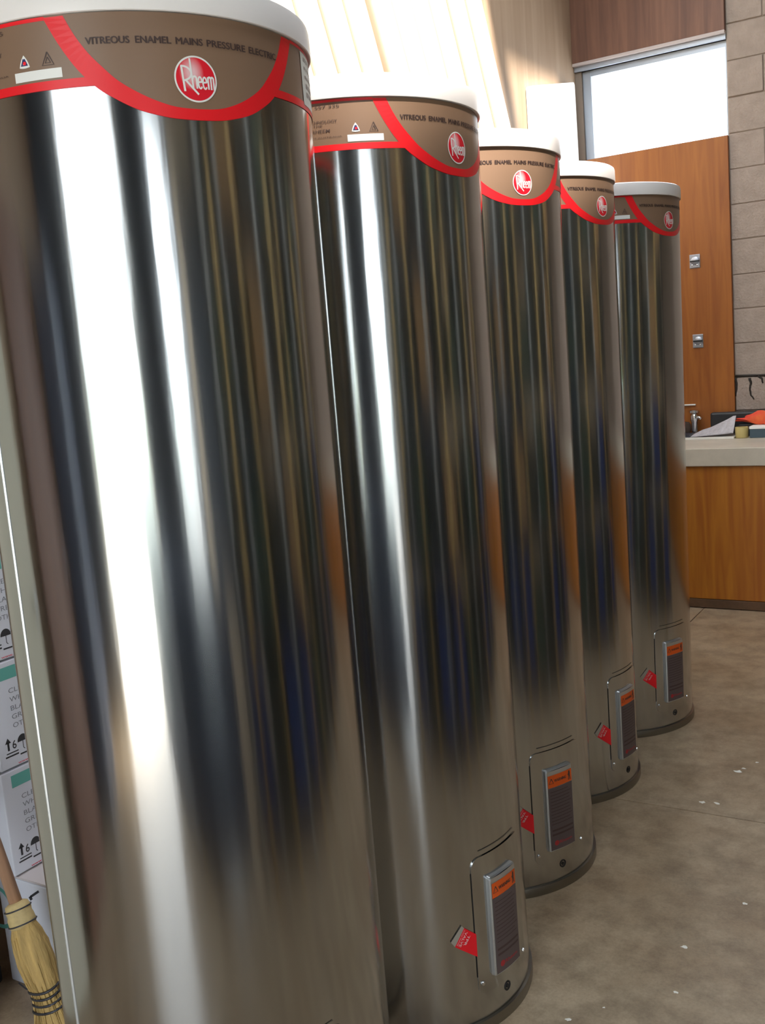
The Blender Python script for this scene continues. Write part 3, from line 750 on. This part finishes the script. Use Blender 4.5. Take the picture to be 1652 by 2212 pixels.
# ------------------------------------------------------------------ cartons behind the nearest heater
def carton_print(parent, X, y0, z0, h):
    """printing on the +x face; u runs along +y, v up"""
    org = (X, y0, z0); eu = (0, 1, 0); ev = (0, 0, 1)
    pr = []
    L = lambda nm, g, mt: link(nm, flat(nm, g, tuple(Vector(org) - parent.location), eu, ev, 0.0006, mt), parent)
    L('green_band', rect(0.028, 0.20, h - 0.046, h - 0.014), 'carton_green')
    txt = []
    for j, w in enumerate(('CLEAR', 'WHITE', 'BLACK', 'GREY', 'OTHER')):
        n = {'CLEAR': 0.070, 'WHITE': 0.072, 'BLACK': 0.072, 'GREY': 0.058, 'OTHER': 0.072}[w]
        u = 0.052 + 0.0035 * j * 0; z = h - 0.083 - j * 0.0225
        txt.append(fit_text(w, u, u + n, z, z + 0.0125))
    L('colour_lettering', merge(*txt), 'carton_grey')
    s = merge(stroke([(0.030, h - 0.226), (0.030, h - 0.204)], 0.006), ([(0.021, h - 0.207), (0.039, h - 0.207), (0.030, h - 0.193)], [(0, 1, 2)]), fit_text('6', 0.042, 0.054, h - 0.225, h - 0.204, 0.01), stroke([(0.022, h - 0.233), (0.058, h - 0.233)], 0.003), stroke([(0.018, h - 0.241), (0.058, h - 0.241)], 0.004),
              ([(0.074, h - 0.214)] + [(0.074 + 0.016 * math.cos(R(a)), h - 0.214 + 0.018 * math.sin(R(a))) for a in range(0, 181, 20)], [(0, k, k + 1) for k in range(1, 10)]), stroke([(0.074, h - 0.214), (0.074, h - 0.232), (0.078, h - 0.236)], 0.002), stroke([(0.062, h - 0.246), (0.090, h - 0.246)], 0.004))
    L('handling_mark', s, 'carton_black')
    L('web_lettering', fit_text('www.', 0.052, 0.088, h - 0.268, h - 0.262, 0.01), 'carton_red')
XF = -2.13
zc = 0.310; ch = 0.272
for i, lb in enumerate(('lowest of the white printed cartons stacked behind the nearest heater', 'second white printed carton up in the stack behind the nearest heater', 'third white printed carton up in the stack behind the nearest heater', 'topmost white printed carton of the stack behind the nearest heater')):
    z = zc + i * 0.277; sh = (0.0, 0.004, -0.003, 0.002)[i]
    t = thing('carton', lb, 'carton', (-2.22, 1.70, z), 0, 'white cartons stacked by the wall')
    lbox('carton_body', (-2.312, 1.522 + sh, z), (XF, 1.92 + sh, z + ch), 'carton', t, 0.003)
    lbox('tape_strip', (-2.25, 1.5213 + sh, z + 0.0), (-2.19, 1.5219 + sh, z + ch), 'carton_top', t)
    carton_print(t, XF, 1.522 + sh, z, ch)
t = thing('carton', 'wide white carton with green ring on the floor under the carton stack', 'carton', (-2.02, 1.72, 0), 0, 'white cartons stacked by the wall')
lbox('carton_body', (-2.215, 1.530, 0.0), (-1.83, 1.94, 0.300), 'carton', t, 0.004)
lbox('carton_flap', (-2.213, 1.532, 0.3004), (-1.832, 1.938, 0.3055), 'carton_top', t)
g = stroke(arc(-0.030, 0.205, 0.055, 0.055, 0, 360, 40), 0.011)
link('green_ring', flat('green_ring', g, (-2.215 + 0.02 - t.location.x, 1.530 - t.location.y, 0.0), (1, 0, 0), (0, 0, 1), 0.0006, 'carton_green'), t)
g = merge(stroke([(0.125, 0.262), (0.160, 0.285)], 0.006), stroke([(0.120, 0.255), (0.130, 0.262)], 0.010))
link('handling_mark', flat('handling_mark', g, (-2.215 - t.location.x, 1.530 - t.location.y, 0.0), (1, 0, 0), (0, 0, 1), 0.0006, 'carton_black'), t)
tag(box('rubber_block', (-2.31, 1.44, 0.0005), (-2.225, 1.515, 0.055), 'rubber_and_shade_black', 0.01), 'black rubber block on the floor left of the wide carton', 'block')

# ------------------------------------------------------------------ straw broom
A0 = Vector((-1.835, 1.385, 0.0)); B0 = Vector((-2.02, 1.405, 0.475))
ax = (B0 - A0).normalized()
br = thing('broom', 'straw broom with wooden handle leaning left of the nearest heater', 'broom', A0)
br.rotation_mode = 'QUATERNION'; br.rotation_quaternion = Vector((0, 0, 1)).rotation_difference(ax)
def flat_lathe(name, prof, mt, n=40, fy=0.55, rough=0.0):
    v = []; f = []
    for (r, z) in prof:
        for k in range(n):
            a = 2 * PI * k / n; q = r * (1 + rough * random.uniform(-1, 1)); v.append((q * math.cos(a), q * fy * math.sin(a), z))
    for j in range(len(prof) - 1):
        for k in range(n):
            a = j * n + k; b = j * n + (k + 1) % n; f.append((a, b, b + n, a + n))
    f.append(tuple(reversed(range(n)))); f.append(tuple(range((len(prof) - 1) * n, len(prof) * n)))
    return me_of(name, v, f, mt, True)
LH = 0.335
link('brush_straw', flat_lathe('brush_straw', [(0.085, 0.006), (0.070, 0.06), (0.050, 0.11), (0.040, 0.135), (0.037, 0.15), (0.041, 0.17), (0.046, 0.20), (0.050, 0.235), (0.049, 0.265), (0.042, 0.295), (0.034, 0.315), (0.030, 0.325)], 'broom_straw', 56, 0.72, 0.05), br)
link('collar', flat_lathe('collar', [(0.031, 0.312), (0.0345, 0.318), (0.034, 0.335), (0.031, 0.342), (0.0325, 0.350), (0.029, 0.366), (0.020, 0.370)], 'broom_collar', 32, 0.85, 0.02), br)
link('handle', tube_me('handle', [(0, 0, 0.36), (0, 0, 0.7), (0, 0, 1.02)], [0.0150, 0.0135, 0.0130], 'broom_handle', 16), br)
def loop(z, r, fy, w, wav=0.0):
    return tube_me('binding_wire', [((r) * math.cos(R(a)), r * fy * math.sin(R(a)), z + wav * math.sin(R(a * 2))) for a in range(0, 361, 15)], w, 'broom_wire', 7)
for z, r in ((0.164, 0.0415), (0.149, 0.0395), (0.134, 0.0415), (0.119, 0.0465)): link('binding_wire', loop(z, r * 1.05, 0.745, 0.0030, 0.004), br)
for z, r in ((0.320, 0.0355), (0.355, 0.0335)): link('binding_wire', loop(z, r, 0.86, 0.0018), br)
link('wire_tail', tube_me('wire_tail', [(-0.040, -0.01, 0.166), (-0.055, -0.012, 0.172), (-0.075, -0.012, 0.188)], 0.0018, 'broom_wire', 6), br)
# loose straw strands standing proud of the brush
st = []
for k in range(60):
    a = random.uniform(0, 2 * PI); z0 = random.uniform(0.0, 0.02); z1 = random.uniform(0.10, 0.30)
    def rad(z):
        P = [(0.0, 0.086), (0.06, 0.071), (0.11, 0.051), (0.15, 0.0385), (0.20, 0.047), (0.235, 0.051), (0.295, 0.043), (0.33, 0.03)]
        for p, q in zip(P[:-1], P[1:]):
            if p[0] <= z <= q[0]: return p[1] + (q[1] - p[1]) * (z - p[0]) / (q[0] - p[0])
        return 0.03
    st.append([(rad(z) * 1.01 * math.cos(a), rad(z) * 0.73 * math.sin(a), z) for z in [z0 + (z1 - z0) * i / 7 for i in range(8)]])
bm = bmesh.new()
for s in st:
    me = tube_me('s', s, 0.0011, None, 4); bm.from_mesh(me); bpy.data.meshes.remove(me)
so = link('straw_strands', bm_mesh('straw_strands', bm, 'broom_straw', True), br); so['kind'] = 'stuff'

# ------------------------------------------------------------------ storage rack on the open side, seen mirrored in the heaters
rk = thing('storage_rack', 'dark steel storage rack along the aisle, mirrored in the heaters', 'rack', (0.67, 2.6, 0))
for y in (0.80, 2.0, 3.3, 4.55):
    for x in (0.44, 0.92): lbox('upright', (x - 0.02, y - 0.02, 0), (x + 0.02, y + 0.02, 2.35), 'steel_dark', rk)
SHZ = (0.12, 0.75, 1.35, 1.95)
for z in SHZ: lbox('shelf', (0.42, 0.78, z), (0.94, 4.57, z + 0.03), 'steel_dark', rk)
bay = [(0.83, 1.97), (2.03, 3.27), (3.33, 4.52)]
kinds = ['crate_dark', 'crate_green', 'crate_blue', 'cardboard']
pat = {0: [2, 0, 2, 2, 1, 0, 2, 0, 2], 1: [0, 1, 0, 3, 0, 1, 0, 2, 0], 2: [1, 0, 3, 0, 1, 0, 0, 3, 0], 3: [0, 3, 0, 1, 0, 0, 1, 0, 3]}
od = ['first', 'second', 'third', 'fourth', 'fifth', 'sixth', 'seventh', 'eighth', 'ninth', 'tenth', 'eleventh']
cn = ['black', 'dark green', 'blue', 'brown']; pos = ['left', 'centre', 'right']; lev = ['bottom', 'second', 'third', 'top']
for j, z in enumerate(SHZ):
    for i in range(9):
        b = bay[i // 3]; w = (b[1] - b[0]) / 3; y0 = b[0] + (i % 3) * w + 0.03; k = pat[j][i]
        h = random.uniform(0.28, 0.52) if j < 3 else random.uniform(0.2, 0.4)
        y1 = y0 + w - 0.07
        c = thing('crate', '%s crate, %s from the doorway on the %s shelf of the rack' % (cn[k], od[i], lev[j]), 'crate', (0.68, (y0 + y1) / 2, z + 0.0305), 0, 'crates on the storage rack')
        lbox('crate_body', (0.46, y0, z + 0.0305), (0.90, y1, z + 0.03 + h), kinds[k], c, 0.01)
        lbox('rim', (0.455, y0 - 0.005, z + 0.03 + h - 0.04), (0.905, y1 + 0.005, z + 0.03 + h + 0.004), kinds[k], c, 0.006)
# lengths of timber and tube standing against the rack
for i, (y, m, r) in enumerate([(0.86, 'grey_tube', .018), (1.02, 'timber', .022), (1.22, 'grey_tube', .014), (1.50, 'timber', .018), (1.86, 'grey_tube', .022), (2.18, 'timber', .022), (2.50, 'timber', .014), (2.85, 'grey_tube', .018), (3.25, 'timber', .024), (3.70, 'grey_tube', .02), (4.10, 'timber', .02)]):
    h = random.uniform(1.9, 2.7)
    bm_ = tube_me('length', [(-0.10, 0, 0.004), (0.0, random.uniform(-.05, .05), h)], r, m, 10)
    nm = 'timber_batten' if m == 'timber' else 'steel_tube'
    tag(link(nm, bm_, None, (0.395 - r, y, 0)), '%s leaning on the rack, %s from the doorway' % ('yellow timber batten' if m == 'timber' else 'grey steel tube', od[i]), 'batten' if m == 'timber' else 'tube', 'lengths leaning on the storage rack')

# ------------------------------------------------------------------ locker and doors added along the left wall to shape the nearest heater's reflection
lk = thing('locker', 'added tall blue grey steel locker near the doorway, darkening the reflection in the nearest heater', 'locker', (-2.08, -1.3, 0))
lbox('locker_body', (-2.31, -1.90, 0), (-1.86, -0.78, 1.95), 'locker_blue', lk, 0.006)
for k in range(3):
    y = -1.89 + k * 0.371
    lbox('locker_door', (-1.86, y, 0.06), (-1.845, y + 0.362, 1.92), 'locker_blue', lk, 0.003)
    lbox('handle', (-1.845, y + 0.31, 0.95), (-1.83, y + 0.325, 1.07), 'plate_metal', lk, 0.002)
def leaf(y, mt, label):
    dl = thing('added_door_leaf', label, 'door', (-2.2, y, 0))
    link('leaf', box_me('leaf', (-0.02, -0.40, 0), (0.02, 0.40, 2.04), mt, 0.002), dl, (0.10, 0, 0.0035), (0, R(-5), 0))
    link('knob', lathe_me('knob', [(0.012, 0.0), (0.012, 0.03), (0.026, 0.035), (0.026, 0.055), (0.012, 0.06)], 'plate_metal', 18), dl, (0.035, -0.33, 1.0), (0, R(85), 0))
leaf(-0.05, 'plywood_dark', 'added brown flush door beside the locker, for the brown reflection in the nearest heater')
leaf(0.96, 'pale_door', 'added cream flush door near the cartons, for the pale reflection in the nearest heater')

# low tarpaulin-covered pallets added beside the camera to darken the nearest heater's reflection
pl = thing('added_pallet', 'added low pallet stack under a dark blue tarpaulin, darkening the reflection in the nearest heater', 'pallet', (0.2, -0.3, 0))
def tarp(name, poly, h):
    cx = sum(p[0] for p in poly) / len(poly); cy = sum(p[1] for p in poly) / len(poly)
    pts = []
    for i in range(len(poly)):
        a, b = poly[i], poly[(i + 1) % len(poly)]
        for k in range(14): pts.append((a[0] + (b[0] - a[0]) * k / 14, a[1] + (b[1] - a[1]) * k / 14))
    v = []; f = []; n = len(pts); lv = [(0.10, 1.0, 0.020), (0.35, 0.995, 0.016), (0.65, 0.99, 0.010), (h - 0.03, 0.98, 0.004), (h, 0.95, 0.0), (h + 0.015, 0.6, 0.0), (h + 0.01, 0.02, 0.0)]
    for (z, s, w) in lv:
        for k, (x, y) in enumerate(pts):
            q = 1 + w * math.sin(k * 1.9) * 2; v.append((cx + (x - cx) * s * q - 0.2, cy + (y - cy) * s * q + 0.3, z))
    for j in range(len(lv) - 1):
        for k in range(n): f.append((j * n + k, j * n + (k + 1) % n, (j + 1) * n + (k + 1) % n, (j + 1) * n + k))
    return me_of(name, v, f, 'tarp_blue', True)
link('tarpaulin', tarp('tarpaulin', [(-0.22, -0.95), (0.36, -0.95), (0.36, 0.62), (0.24, 0.62), (-0.22, -0.08)], 0.92), pl)
for k in range(4): lbox('pallet_board', (-0.15, -0.88 + k * 0.24, 0.001), (0.30, -0.78 + k * 0.24, 0.095), 'timber', pl)

tc_ = thing('added_cabinet', 'added tall slate coloured cabinet on the far right wall, darkening the heater reflections', 'cabinet', (4.25, 0.5, 0))  # dark cabinet added to hide the bright wall from the heater reflections
lbox('cabinet_body', (3.92, -1.2, 0), (4.59, 2.3, 2.75), 'slate', tc_, 0.006)
for k in range(5):
    y = -1.19 + k * 0.697
    lbox('cabinet_door', (3.90, y, 0.08), (3.918, y + 0.687, 2.72), 'slate', tc_, 0.003)
